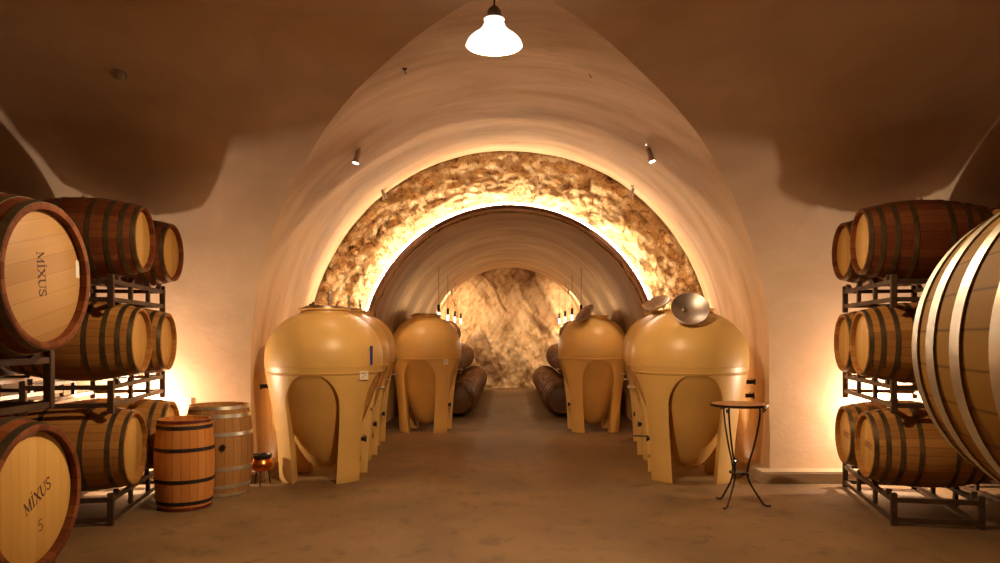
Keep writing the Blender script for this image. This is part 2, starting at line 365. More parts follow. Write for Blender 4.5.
# ------------------------------------------------------------------ barrels
def barrel_r(x, Lb, rb, rh): return rb - (rb-rh)*(abs(x)/(Lb/2))**1.9
def barrel(name, Lb, rb, rh, stave, headm, hoopm, hoops, label, cat, group=None, hoop_w=0.035, upright=False, n=56, chime_mats=None, bung=True):
    """axis along local x (or z when upright); the empty sits at the lowest point"""
    root = empty(name, (0, 0, 0), 0, label, cat, group)
    rot = (0, 0, 0) if upright else (0, PI/2, 0)
    loc = (0, 0, Lb/2) if upright else (0, 0, rb)
    tf = Matrix() if upright else Matrix.Rotation(PI/2, 4, 'Y')
    h = Lb/2; t = 0.024*rh/0.28
    prof = [(rh-t-.004, -h+.075), (rh-t, -h+.004), (rh-.006, -h)]
    K = 18
    for i in range(K+1):
        x = -h + .004 + (Lb-.008)*i/K; prof.append((barrel_r(x, Lb, rb, rh), x))
    prof += [(rh-.006, h), (rh-t, h-.004), (rh-t-.004, h-.075)]
    bm = bmesh.new(); add_rev(bm, prof, n, tf); link('body', to_mesh(bm, True, 50), stave, root, loc)
    for s in (-1, 1):
        bm = bmesh.new(); zz = s*(h-.05)
        add_rev(bm, [(0, zz+s*.012), (rh-t-.012, zz+s*.012), (rh-t+.002, zz+s*.004), (rh-t+.002, zz-s*.012), (0, zz-s*.012)], n, tf)
        link('head', to_mesh(bm, True), headm, root, loc)
    for s in (-1, 1):
        for d in hoops:
            m_ = hoopm
            if chime_mats and d == hoops[0]: m_ = chime_mats
            a, b = h - d - hoop_w, h - d; e = .0035
            ra, rbb = barrel_r(a, Lb, rb, rh), barrel_r(b, Lb, rb, rh)
            if d < .01: b = h - .004
            bm = bmesh.new(); add_rev(bm, [(ra, s*a), (ra+e, s*a), (rbb+e, s*b), (rbb, s*b)], n, tf)
            link('hoop', to_mesh(bm, True), m_, root, loc)
    if bung and not upright:
        part_rev('bung', [(0, .02), (.022, .018), (.026, 0), (.024, -.02)], M['bung'], root, 16, (0, 0, 2*rb), (0, 0, 0))
    return root
GLY = {   # strokes (thick width factor, points) in a unit-high cell, and the advance
 'M': (1.05, [(.07, [(.12, 0), (.12, 1)]), (.15, [(.12, 1), (.5, .12)]), (.07, [(.5, .12), (.86, 1)]), (.15, [(.86, 1), (.86, 0)]), (.06, [(0, 0), (.26, 0)]), (.06, [(.7, 0), (1, 0)]), (.06, [(0, 1), (.16, 1)]), (.06, [(.84, 1), (1, 1)])]),
 'I': (.42, [(.15, [(.2, 0), (.2, 1)]), (.06, [(.04, 0), (.36, 0)]), (.06, [(.04, 1), (.36, 1)]), (.07, [(.1, 1.2), (.3, 1.34)])]),
 'X': (.9, [(.16, [(.1, 1), (.78, 0)]), (.07, [(.1, 0), (.76, 1)]), (.06, [(0, 1), (.3, 1)]), (.06, [(.6, 1), (.88, 1)]), (.06, [(0, 0), (.26, 0)]), (.06, [(.6, 0), (.92, 0)])]),
 'U': (.92, [(.15, [(.15, 1), (.15, .3), (.22, .08), (.42, 0)]), (.08, [(.42, 0), (.64, .08), (.74, .3), (.74, 1)]), (.06, [(0, 1), (.32, 1)]), (.06, [(.6, 1), (.88, 1)])]),
 'S': (.66, [(.12, [(.56, .82), (.5, .96), (.3, 1), (.1, .9), (.08, .72), (.2, .57), (.44, .44), (.56, .28), (.52, .1), (.32, 0), (.12, .04), (.05, .2)])]),
 '5': (.66, [(.10, [(.54, 1), (.14, 1)]), (.10, [(.14, 1), (.1, .56), (.34, .62), (.54, .46), (.54, .2), (.36, .02), (.08, .06)])]),
}
def stamp(root, text, size, x, y, z, rot_in_plane, mat, shear=0.0, facing=1):
    """flat stroked serif lettering burnt into the head"""
    w = sum(GLY[c][0] for c in text); ox = -w/2; bm = bmesh.new(); lay = 0
    for c in text:
        for wd, pts in GLY[c][1]:
            for a, b in zip(pts, pts[1:]):
                a = Vector((a[0]+ox + shear*a[1], a[1]-.5)); b = Vector((b[0]+ox + shear*b[1], b[1]-.5)); d = (b-a).normalized()
                n = Vector((-d.y, d.x))*wd/2; e = d*wd*.2; zz = .0004 + .00012*(lay % 7); lay += 1
                q = [a-e+n, a-e-n, b+e-n, b+e+n]
                lo = [bm.verts.new((p.x*size, p.y*size, 0)) for p in q]; hi = [bm.verts.new((p.x*size, p.y*size, zz)) for p in q]
                bm.faces.new(hi)
                for k in range(4): bm.faces.new((lo[k], lo[(k+1) % 4], hi[(k+1) % 4], hi[k]))
        ox += GLY[c][0]
    o = link('brand_stamp', to_mesh(bm, False), mat, root)
    base = Matrix(((0, 0, facing), (facing, 0, 0), (0, 1, 0)))
    o.matrix_local = Matrix.Translation((x, y, z)) @ base.to_4x4() @ Matrix.Rotation(rot_in_plane, 4, 'Z')
    return o
def place_barrel(proto, used, hx, hy, zc, side, yaw, rb, Lb, label, group=None, col=0, gap=.12):
    """side -1: body runs to -x from the head centre (hx, hy)"""
    ax = Vector((side*math.cos(yaw), -math.sin(yaw), 0))
    c = Vector((hx, hy, 0)) + ax*(Lb/2 + col*(Lb+gap))
    o = proto if not used else copy_tree(proto)
    rz = math.atan2(-ax.y, -ax.x) if True else 0
    o.location = (c.x, c.y, zc - rb); o.rotation_euler = (0, 0, rz)   # local +x points back to the aisle
    o['label'] = label
    if group: o['group'] = group
    return o

LB, RB, RH = 0.93, 0.33, 0.262
H4 = (0.0, 0.085, 0.185, 0.315)
H3 = (0.0, 0.10, 0.29)
red = barrel('wine_barrel', LB, RB, RH, M['stave_red'], M['head_gold'], M['hoop_dull'], H4, None, 'barrel')
gold = barrel('wine_barrel', LB, RB, RH, M['stave_gold'], M['head_gold'], M['hoop_dull'], H4, None, 'barrel')
gold_b = barrel('wine_barrel', LB+.02, RB+.012, .297, M['stave_gold'], M['head_gold'], M['hoop_dull'], H3, None, 'barrel')
gold_s = barrel('wine_barrel', LB, RB, RH, M['stave_gold'], M['head_gold'], M['hoop_dull'], H4, None, 'barrel')
stamp(gold_s, 'MIXUS', .05, LB/2-.038, 0.0, RB, math.radians(-4), M['ink_red'])
part_boxes('paper_label', [((LB/2-.03, -.19, RB+.28-.12), (.0, .0, .0))], M['paper'], gold_s) if False else None
YAW = math.radians(9)
NY, FY = 6.17, 7.02
gl, gr = 'barrels racked against the left wall', 'barrels racked against the right wall'
# left bay: near and far columns, three levels, with a second column behind
used = set()
def pb(p, *a, **k):
    u = id(p) in used; used.add(id(p)); return place_barrel(p, u, *a, **k)
pb(red, -2.995, NY, 2.27, -1, YAW, RB, LB, 'dark red-brown barrel at the top of the left rack, nearer one of its pair', gl)
pb(red, -3.145, FY, 2.25, -1, YAW*.5, RB, LB, 'dark red-brown barrel at the top of the left rack, pushed close to the plaster wall', gl)
pb(gold, -3.02, NY, 1.44, -1, YAW, RB, LB, 'brown barrel on the middle tier of the left rack, nearer one of its pair', gl)
pb(gold, -3.19, FY, 1.42, -1, YAW, RB, LB, 'brown barrel on the middle tier of the left rack, close to the plaster wall', gl)
pb(gold_b, -3.045, NY-.05, .567, -1, YAW, RB+.012, LB+.02, 'golden barrel lying on the floor-level left rack beside the upright keg', gl)
pb(gold_b, -3.16, FY, .56, -1, YAW, RB+.012, LB+.02, 'golden barrel on the floor-level left rack, mostly hidden behind the upright keg', gl)
pb(red, 2.87, NY, 2.25, 1, YAW, RB, LB, 'dark red-brown barrel at the top of the right rack, nearer one of its pair', gr)
pb(red, 3.10, FY, 2.262, 1, YAW*.5, RB, LB, 'dark red-brown barrel at the top of the right rack, nearly hidden behind its neighbour', gr)
pb(gold, 2.87, NY, 1.42, 1, YAW, RB, LB, 'golden barrel on the middle tier of the right rack, nearer one of its pair', gr)
pb(gold, 3.10, FY, 1.41, 1, YAW, RB, LB, 'golden barrel on the middle tier of the right rack, close to the plaster wall', gr)
pb(gold_s, 2.91, NY, .58, 1, YAW, RB, LB, 'golden barrel with a stamped head on the floor-level right rack, nearer one', gr)
pb(gold_s, 3.11, FY, .55, 1, YAW, RB, LB, 'golden barrel with a stamped head on the floor-level right rack, by the curb', gr)
for s, hx, g_ in ((-1, 3.02, gl), (1, 2.90, gr)):
    sd = 'left' if s < 0 else 'right'
    for hy, q, w in ((NY, 0, 'front'), (FY, .17, 'back')):
        for zc, lv in ((2.285, 'top'), (1.430, 'middle'), (.56, 'bottom')):
            pb(red, s*(hx+q), hy, zc, s, 0.0, RB, LB, 'dark barrel deeper in the %s bay, %s row, %s tier' % (sd, w, lv), g_, col=1, gap=.13)

# ------------------------------------------------------------------ barrel racks
def rack(name, W, D, H, base, label, group, m=M['rack'], feet=False):
    """two-barrel steel rack: W along local y, D along local x, rails at base and H, posts at the corners"""
    root = empty(name, (0, 0, 0), 0, label, 'barrel rack', group)
    rw = .034
    for sx in (-1, 1):
        x = sx*D/2
        part_boxes('rail', [((x, 0, base+.02), (rw, W, .036))], m, root, .003)
        part_boxes('rail', [((x, 0, H-.055), (rw, W, .036))], m, root, .003)
        for sy in (-1, 1):
            part_boxes('post', [((x, sy*(W/2), H/2), (.045, .045, H))], m, root, .004)
            part_boxes('stile', [((x, sy*W*.17, (H+base)/2), (.03, .05, H-base-.06))], m, root, .003)
    for sy in (-1, 1):
        for zz in (base+.02, H-.055):
            part_boxes('cross_rail', [((0, sy*W/2, zz), (D, rw, .036))], m, root, .003)
    for yc in (-.425, .425):                       # chocks that hold each barrel
        for sx in (-1, 1):
            for s2 in (-1, 1):
                bm = bmesh.new()
                x = sx*D/2; y0 = yc + s2*.13; y1 = yc + s2*.21; z0 = H-.04
                vs = [bm.verts.new((xx, yy, z)) for xx in (x-.02, x+.02) for yy, z in ((y0, z0), (y1, z0), (y1, z0+.05))]
                bm.faces.new(vs[:3]); bm.faces.new(vs[3:])
                for a, b in ((0, 1), (1, 2), (2, 0)): bm.faces.new((vs[a], vs[b], vs[b+3], vs[a+3]))
                link('chock', to_mesh(bm, False), m, root)
    return root
def rack_bay(side, hx, first):
    global rk, rk0
    yawr = side*-math.radians(9)
    out = []
    for lev, (zb, proto) in enumerate(((0, rk0), (.872, rk), (1.697, rk))):
        for colm in (0, 1):
            d = .47 + colm*(LB+.2)
            ya = YAW if colm == 0 else 0
            cx = side*(hx + .07) + side*math.cos(ya)*d; cy = (NY+FY)/2 - math.sin(ya)*d
            p = proto
            o = p if id(p) not in used else copy_tree(p)
            used.add(id(p))
            o.location = (cx, cy, zb + (.016 if colm and lev == 2 else 0)); o.rotation_euler = (0, 0, yawr*1.2 if colm == 0 else 0)
            sd = 'left' if side < 0 else 'right'
            lv = ('floor-level', 'middle', 'upper')[lev]
            o['label'] = '%s brown steel rack of the %s barrel bay, %s' % (lv, sd, 'aisle side' if not colm else 'deeper side')
            o['group'] = 'steel racks of the %s barrel bay' % sd
            out.append(o)
    return out
rk = rack('barrel_rack', 1.5, .62, .26, 0.045, None, None)
rk0 = rack('barrel_rack', 1.5, .62, .255, 0.03, None, None)
rack_bay(-1, 3.02, True); rack_bay(1, 2.90, False)

# puncheons at the left edge
PL, PRB, PRH = 1.08, .465, .385
pun_t = barrel('large_barrel', PL, PRB, PRH, M['stave_red'], M['head_pale'], M['hoop_dull'], (0.0, .11, .24, .38), 'large barrel with pale stamped head on top of the nearest left rack', 'barrel', 'large barrels at the left edge', .045)
stamp(pun_t, 'MIXUS', .06, PL/2-.038, -.01, PRB+.01, math.radians(-84), M['ink'])
part_boxes('paper_label', [((PL/2-.037, .315, PRB+.065), (.002, .035, .10))], M['paper'], pun_t)
for h_ in children(pun_t):
    if h_.name.startswith('head'): h_.rotation_euler = (math.radians(-76), 0, 0)
pun_t.location = (-2.435-PL/2, 3.97, 1.80-PRB)
pun_b = barrel('large_barrel', PL, PRB, PRH, M['stave_red'], M['head_gold'], M['hoop_dull'], (0.0, .11, .24, .38), 'large golden barrel with stamped head at floor level by the left edge', 'barrel', 'large barrels at the left edge', .045)
stamp(pun_b, 'MIXUS', .062, PL/2-.038, .04, PRB-.0, math.radians(28), M['ink'], .2)
stamp(pun_b, '5', .06, PL/2-.038, .07, PRB-.16, math.radians(5), M['ink_red'])
part_boxes('paper_label', [((PL/2-.037, 0, 0), (.002, .10, .028))], M['paper'], pun_b, 0, (0, -.02, PRB+.34), (math.radians(14), 0, 0))
pun_b.location = (-2.465-PL/2, 3.93, .635-PRB)
r1 = rack('barrel_rack', 1.5, .72, .33, 0.0, 'wide steel rack carrying the upper large barrel at the left edge', 'steel racks under the large barrels')
r1.location = (-2.46-PL/2, 3.545, 1.07); r1.rotation_euler = (0, 0, 0)
r2 = copy_tree(r1); r2.location = (-2.46-PL/2, 3.545, 0); r2['label'] = 'wide steel rack on the floor under the lower large barrel at the left edge'
r2.location.z = 0; r2.scale = (1, 1, .68)

# barrel at the right edge, close to the camera, lying along the tunnel
near = barrel('wine_barrel', LB, .335, .283, M['stave_pale'], M['head_gold'], M['hoop_bright'], (0.0, .082, .185, .315), 'big near barrel with bright galvanised hoops at the right edge', 'barrel', None, .036, n=96)
near.location = (1.085, 1.495-LB/2, 1.472-.335); near.rotation_euler = (0, 0, PI/2)
st = empty('barrel_stand', (1.2, 1.03, 0), 0, 'dark steel stand under the near barrel at the right edge', 'barrel stand')
for sx in (-1, 1):
    for sy in (-1, 1): part_boxes('leg', [((sx*.16, sy*.22, .57), (.045, .045, 1.14))], M['rack_dark'], st)
for sy in (-1, 1): part_boxes('cross_rail', [((-.115+.0, sy*.22, 1.115), (.42, .04, .045))], M['rack_dark'], st)
for sx in (-1, 1):
    part_boxes('rail', [((sx*.16, 0, .3), (.035, .44, .04))], M['rack_dark'], st)

# upright keg and barrel on the floor
keg = barrel('upright_keg', .765, .245, .215, M['stave_up'], M['head_top'], M['hoop_black'], (0.0, .05, .235), 'small upright keg with black iron hoops and wine-red stained ends', 'keg', None, .03, True, chime_mats=M['hoop_wine'])
keg.location = (-2.815, 6.49, 0)
ub = barrel('upright_barrel', .83, .305, .262, M['stave_up_old'], M['head_top'], M['hoop_bright'], (0.0, .075, .24), 'weathered upright barrel with galvanised hoops by the left wall', 'barrel', None, .034, True)
part_rev('bung', [(0, .012), (.026, .010), (.028, -.01)], M['blackfit'], ub, 20, (.25*math.sin(.45)+.03, -.285, .46), (PI/2, 0, .1))
ub.location = (-2.745, 7.08, 0)

# ------------------------------------------------------------------ concrete tanks
def boolean(a, cutters, bev):
    for c in cutters:
        m = a.modifiers.new('b', 'BOOLEAN'); m.operation = 'DIFFERENCE'; m.object = c; m.solver = 'EXACT'
    if bev:
        m = a.modifiers.new('v', 'BEVEL'); m.width = bev; m.segments = 2; m.limit_method = 'ANGLE'; m.angle_limit = math.radians(40)
    dg = bpy.context.evaluated_depsgraph_get(); dg.update()
    me = bpy.data.meshes.new_from_object(a.evaluated_get(dg)); a.modifiers.clear(); a.data = me
    for c in cutters: bpy.data.objects.remove(c)
    bm = bmesh.new(); bm.from_mesh(me)
    for f in bm.faces: f.smooth = True
    for e in bm.edges:
        e.smooth = not (len(e.link_faces) == 2 and e.calc_face_angle(0) > math.radians(38))
    bm.to_mesh(me); bm.free()
def smooth_prof(p, k=4):
    out = []
    for i in range(len(p)-1):
        p0, p1, p2, p3 = p[max(i-1, 0)], p[i], p[i+1], p[min(i+2, len(p)-1)]
        for j in range(k):
            t = j/k
            out.append(tuple(.5*((2*p1[d]) + (-p0[d]+p2[d])*t + (2*p0[d]-5*p1[d]+4*p2[d]-p3[d])*t*t + (-p0[d]+3*p1[d]-3*p2[d]+p3[d])*t**3) for d in (0, 1)))
    return out + [p[-1]]
def tank(label, group):
    root = empty('concrete_tank', (0, 0, 0), 0, label, 'wine tank', group)
    lower = smooth_prof([(.460, 0), (.480, .3), (.512, .6), (.555, .88), (.594, 1.12), (.600, 1.158)], 4)
    upper = smooth_prof([(.6005, 1.17), (.601, 1.26), (.588, 1.36), (.545, 1.47), (.47, 1.57), (.37, 1.65), (.285, 1.69), (.25, 1.705)], 5)
    prof = [(0, 0)] + lower + upper + [(.245, 1.735), (.235, 1.742), (0, 1.742)]
    bm = bmesh.new(); add_rev(bm, prof, 96)
    body = link('body', to_mesh(bm), M['tank'], root)
    cut = []
    for ax in (0, 1):
        outl = [(-.215, -.1), (-.215, 0), (-.235, .3), (-.255, .6)]
        outl += [(-.262*math.cos(t), .80 + .305*math.sin(t)) for t in [PI*i/28 for i in range(29)]]
        outl += [(.255, .6), (.235, .3), (.215, 0), (.215, -.1)]
        bm = bmesh.new(); A = []; B = []
        for u, z in outl:
            A.append(bm.verts.new((u, -1, z) if ax == 0 else (-1, u, z))); B.append(bm.verts.new((u, 1, z) if ax == 0 else (1, u, z)))
        n = len(outl)
        for i in range(n): bm.faces.new((A[i], A[(i+1) % n], B[(i+1) % n], B[i]))
        bm.faces.new(A[::-1]); bm.faces.new(B)
        cut.append(link('cutter', to_mesh(bm, False), None))
    boolean(body, cut, .010)
    part_rev('seam', [(.597, 1.160), (.6025, 1.161), (.6025, 1.166), (.597, 1.167)], M['tank_vessel'], root, 96)
    egg = smooth_prof([(0, .10), (.09, .115), (.18, .19), (.27, .33), (.365, .52), (.445, .72), (.515, .90), (.568, 1.05), (.580, 1.12), (.3, 1.2), (0, 1.22)], 4)
    part_rev('vessel', egg, M['tank_vessel'], root, 72)
    part_rev('neck_ring', [(.20, 1.735), (.262, 1.735), (.266, 1.742), (.262, 1.752), (.20, 1.752)], M['tank'], root, 48)
    return root
def closed_lid(root, dx=.05, stem=True):
    lid = part_rev('lid', [(0, .032), (.10, .030), (.17, .02), (.205, .012), (.235, .012), (.238, 0), (.0, 0)], M['lid_bronze'], root, 48, (0, 0, 1.752))
    part_rev('clamp_ring', [(.185, .0), (.20, .0), (.20, .022), (.185, .022)], M['steel'], lid, 48, (0, 0, .008), close=True)
    if stem:
        part_rev('valve_stem', [(0, .15), (.022, .15), (.026, .14), (.026, .12), (.016, .115), (.016, .085), (.028, .08), (.028, .06), (.018, .055), (.018, .0), (0, 0)], M['steel'], lid, 20, (dx, -.02, .03))
        part_boxes('latch', [((-.10, -.05, .05), (.03, .05, .04)), ((-.12, -.02, .045), (.07, .016, .02))], M['lid_bronze'], lid, .003)
def open_lid(root, loc, rot, r=.185):
    prof = [(0, .0), (.035, .002), (.06, .006), (.12, .022), (.165, .05), (r, .062), (r+.006, .058), (r+.004, .050), (.165, .040), (.12, .012), (0, -.012)]
    lid = part_rev('lid', [(a*r/.185, b) for a, b in prof], M['steel'], root, 48, loc, rot)
    part_rev('hub', [(0, .02), (.018, .02), (.022, .012), (.022, 0)], M['steel'], lid, 20, (-.05, .015, .012))
    part_rev('hub_dark_disc', [(0, .0), (.012, .0), (.012, -.003)], M['blackfit'], lid, 16, (-.05, .015, .0335))  # black disc standing in for the dark inside of a hole
    return lid
def valve(root, x, y, z, ang, mat=M['blackfit']):
    v = empty_part = None
    bm = bmesh.new(); d = Vector((math.cos(ang), math.sin(ang), 0)); p = Vector((x, y, z))
    add_tube(bm, [p, p+d*.07], .022, 14); add_tube(bm, [p+d*.07, p+d*.085], .032, 14)
    o = link('valve', to_mesh(bm), mat, root)
    bm = bmesh.new(); add_bar(bm, p+d*.05+Vector((0, 0, .03)), p+d*.05+Vector((0, 0, .03))+Vector((-d.y, d.x, 0))*.09, .016, .008)
    link('handle', to_mesh(bm, False), M['steel'], o)
def bracket(root, x, y, z, ang):
    bm = bmesh.new(); d = Vector((math.cos(ang), math.sin(ang), 0)); p = Vector((x, y, z))
    add_tube(bm, [p, p+d*.06], .012, 12); add_tube(bm, [p+d*.06, p+d*.075], .022, 12)
    link('sample_tap', to_mesh(bm), M['steel'], root)
def face_plate(root, name, px, z, w, h, mat, rr, tilt=0.0):
    """small flat thing fixed on the tank skin at angle px"""
    n = Vector((math.sin(px), -math.cos(px), 0)); c = n*rr + Vector((0, 0, z))
    bm = bmesh.new(); add_box(bm, (0, 0, 0), (w, .006, h))
    return link(name, to_mesh(bm, False), mat, root, c, (tilt, 0, px))

gt = 'ochre concrete tanks lining the tunnel'
proto = tank(None, gt)
base_kids = children(proto)
spots = [
 ('L1', -1.94, 7.85, 1.0, 'front left ochre concrete tank with blue tape strip and closed lid'),
 ('L2', -1.995, 9.05, .885, 'ochre concrete tank directly behind the front left tank'),
 ('L3', -2.09, 10.2, .885, 'ochre concrete tank third in the left row, just before the rock arch'),
 ('L4', -1.30, 11.6, .905, 'ochre concrete tank standing inside the inner tunnel on the left'),
 ('R1', 1.875, 7.85, 1.0, 'front right ochre concrete tank with its steel lid propped open'),
 ('R2', 1.93, 9.05, .885, 'ochre concrete tank directly behind the front right tank'),
 ('R3', 2.07, 10.2, .885, 'ochre concrete tank third in the right row, just before the rock arch'),
 ('R4', 1.285, 11.6, .90, 'ochre concrete tank with tilted lid standing inside the inner tunnel on the right'),
]
T = {}
for i, (k, x, y, s, lab) in enumerate(spots):
    o = proto if i == 0 else copy_tree(proto, None, base_kids)
    T[k] = o; o.location = (x, y, 0); o.scale = (s, s, 1.0 if s == 1 else 1.012); o['label'] = lab
T['L4'].rotation_euler.z = math.radians(-6); T['R4'].rotation_euler.z = math.radians(4); T['R1'].rotation_euler.z = math.radians(-6)
for k in ('L1', 'L2', 'L3'): closed_lid(T[k], .06)
closed_lid(T['L4'], 0, False); closed_lid(T['R3'], 0.02)
def toward(n): return Vector(n).to_track_quat('Z', 'X').to_euler()
open_lid(T['R1'], (-.047, -.392, 1.715), (math.radians(58), 0, math.radians(0)))
open_lid(T['R2'], (-.20, -.17, 1.79), toward((-.35, -.33, .87)), .185)
open_lid(T['R4'], (-.17, -.31, 1.735), toward((-.62, -.30, .72)), .185)
part_rev('manhole_dark_disc', [(0, .003), (.19, .003), (.20, 0)], M['blackfit'], T['R1'], 40, (0, 0, 1.745))  # black discs on the solid tops stand in for shade inside open necks
part_rev('manhole_dark_disc', [(0, .003), (.19, .003), (.20, 0)], M['blackfit'], T['R2'], 40, (0, 0, 1.745))
part_rev('manhole_dark_disc', [(0, .003), (.19, .003), (.20, 0)], M['blackfit'], T['R4'], 40, (0, 0, 1.745))
face_plate(T['L1'], 'tape_strip', math.radians(63), 1.275, .035, .19, M['tape'], .607)
pl = face_plate(T['L1'], 'tank_label', math.radians(54), 1.075, .11, .085, M['paper'], .592)
for r_, (ux, uz, w_) in enumerate(((-.018, .02, .02), (.012, .024, .03), (-.016, -.016, .022), (.016, -.002, .016))):
    part_boxes('label_print', [((ux, -.0035, uz), (w_, .001, .006))], M['ink'], pl)
pl = face_plate(T['L4'], 'tank_label', math.radians(46), 1.06, .085, .085, M['paper'], .592)
part_boxes('label_print', [((0, -.0035, .01), (.05, .001, .006)), ((-.01, -.0035, -.01), (.03, .001, .006))], M['ink'], pl)
for k, s in (('L1', 1), ('L2', 1), ('L3', 1), ('L4', 1), ('R1', -1), ('R2', -1), ('R3', -1), ('R4', -1)):
    a = 0 if s > 0 else PI
    valve(T[k], s*.36, -.05, .40, a)
    bracket(T[k], s*.565, -.06, .93, a)
valve(T['L1'], -.55, -.1, .95, PI); valve(T['R1'], .56, -.12, 1.0, 0); valve(T['R1'], .55, -.12, .86, 0)
part_tube('drain_lever', [(-.44, -.05, .42), (-.58, -.06, .425), (-.60, -.06, .41)], .008, M['blackfit'], T['R1'])

# ------------------------------------------------------------------ barrel piles in the inner tunnel
pile = barrel('wine_barrel', .93, .33, .245, M['stave_pile'], M['head_shaded'], M['hoop_black'], (0.0, .09, .30), None, 'barrel', None, .04, n=32, bung=False)
first = True
for s, sd in ((-1, 'left'), (1, 'right')):
    for j in range(6):
        yc = 13.72 + j*1.12
        for (x, z, nm) in ((.92, .0, 'outer bottom'), (1.60, .0, 'wall-side bottom'), (1.26, .580, 'second'), (1.60, 1.158, 'top')):
            if s > 0 and nm == 'top' and j == 0: pass
            o = pile if first else copy_tree(pile); first = False
            o.location = (s*(x + random.uniform(-.004, .004)), yc + random.uniform(-.03, .03), z + .0)
            o.rotation_euler = (0, 0, PI/2)
            o['label'] = 'dark oak barrel in the %s pile, %s row, %s from the front' % (sd, nm, ('first', 'second', 'third', 'fourth', 'fifth', 'last')[j])
            o['group'] = 'dark barrels piled along the %s side of the inner tunnel' % sd

# ------------------------------------------------------------------ bistro table and copper pot
tb = empty('bistro_table', (2.0, 6.55, 0), 0, 'small round wooden table on wrought iron legs by the right wall', 'table')
part_rev('table_top', [(0, .885), (.232, .885), (.240, .878), (.240, .868), (.232, .862), (0, .862)], M['table_wood'], tb, 56)
part_rev('top_rim', [(.236, .862), (.243, .862), (.243, .884), (.236, .884)], M['iron'], tb, 56, close=True)
for a in (-135, -20, 120):
    ar = math.radians(a); d = Vector((math.cos(ar), math.sin(ar), 0))
    pts = [(.17, .862), (.175, .80), (.155, .66), (.12, .50), (.085, .38), (.07, .29), (.09, .20), (.15, .10), (.20, .025), (.225, .010), (.265, .012)]
    sp = smooth_prof(pts, 4)
    part_tube('leg', [tuple(d*r_ + Vector((0, 0, z))) for r_, z in sp], .0085, M['iron'], tb)
    c = d*.205 + Vector((0, 0, .83))
    part_tube('scroll', [tuple(c + d*math.cos(t)*.018*(1-t/12) + Vector((0, 0, math.sin(t)*.018*(1-t/12)))) for t in [i*.5 for i in range(15)]], .005, M['iron'], tb, 8)
part_rev('shelf_ring', [(0, .292), (.082, .292), (.088, .284), (.082, .276), (0, .276)], M['iron'], tb, 32)
part_tube('stretcher', [(-.06, 0, .27), (0, .01, .235), (.06, 0, .27)], .005, M['iron'], tb, 8)

cp = empty('copper_pot', (-2.456, 7.42, 0), .3, 'small copper pot with dark rim on thin legs beside the front left tank', 'pot')
part_rev('bowl', smooth_prof([(0, .115), (.05, .12), (.082, .15), (.088, .18), (.075, .215), (.062, .235)], 3) + [(.066, .24), (.056, .238), (.07, .18), (.0, .13)], M['copper'], cp, 40)
part_rev('rim', [(.060, .232), (.076, .234), (.076, .262), (.064, .264), (.058, .25)], M['blackfit'], cp, 40, close=True)
for a in (20, 140, 260):
    ar = math.radians(a); part_tube('leg', [(.05*math.cos(ar), .05*math.sin(ar), .125), (.066*math.cos(ar), .066*math.sin(ar), .0)], .0045, M['iron'], cp, 8)

cp.scale = (1.3, 1.3, 1.15)
# ------------------------------------------------------------------ fixtures and lights
WARM = (1.0, 0.66, 0.36)
def light(name, kind, loc, power, color=WARM, radius=.05, target=None, spot=70, blend=.5):
    d = bpy.data.lights.new(name, kind); d.energy = power; d.color = color; d.shadow_soft_size = radius
    if kind == 'SPOT': d.spot_size = math.radians(spot); d.spot_blend = blend
    o = bpy.data.objects.new(name, d); COL.objects.link(o); o.location = loc
    if target: o.rotation_euler = (Vector(target) - Vector(loc)).to_track_quat('-Z', 'Y').to_euler()
    return o
LX, LY, LZ = -.10, 4.75, 3.32
lamp = empty('pendant_lamp', (LX, LY, LZ), 0, 'bright white bell-shaped pendant lamp hanging from the vault', 'lamp')
part_rev('lamp_shade', smooth_prof([(.046, .205), (.066, .198), (.062, .185), (.058, .178), (.066, .165), (.075, .14), (.100, .105), (.140, .070), (.168, .035), (.180, .0)], 3) +
         [(.176, .0), (.163, .033), (.135, .066), (.095, .10), (.068, .138), (.05, .165)], M['shade'], lamp, 56)
part_rev('socket', [(0, .30), (.012, .30), (.03, .285), (.042, .265), (.044, .215), (.048, .205), (0, .19)], M['socket'], lamp, 32)
part_tube('cord', [(0, 0, .24), (0, 0, 3.86-LZ)], .006, M['cord'], lamp, 8)
part_rev('ceiling_rose', [(0, 0), (.05, 0), (.045, -.025), (0, -.03)], M['socket'], lamp, 24, (0, 0, 3.865-LZ))
for c_ in children(lamp):
    if c_.name.split('.')[0] in ('lamp_shade', 'socket'): c_.scale = (1, 1, .84)
light('pendant_light', 'POINT', (LX, LY, LZ+.045), 310, (1.0, .68, .38), .035)

# wall lamps low behind the racks
for s, nm in ((-1, 'left'), (1, 'right')):
    x = s*3.80
    w = empty('wall_lamp', (x, Y0+R-.02, .70), 0, 'low wall lamp glowing behind the %s barrel racks' % nm, 'lamp', 'wall lamps behind the racks')
    part_boxes('housing', [((0, -.012, -.035), (.16, .05, .06))], M['blackfit'], w, .006)
    part_boxes('lens', [((0, -.02, 0), (.12, .03, .012))], M['lens'], w, .003)
    light('wall_light', 'POINT', (x, Y0+R-.19, .78), 78, (1.0, .76, .53), .03)

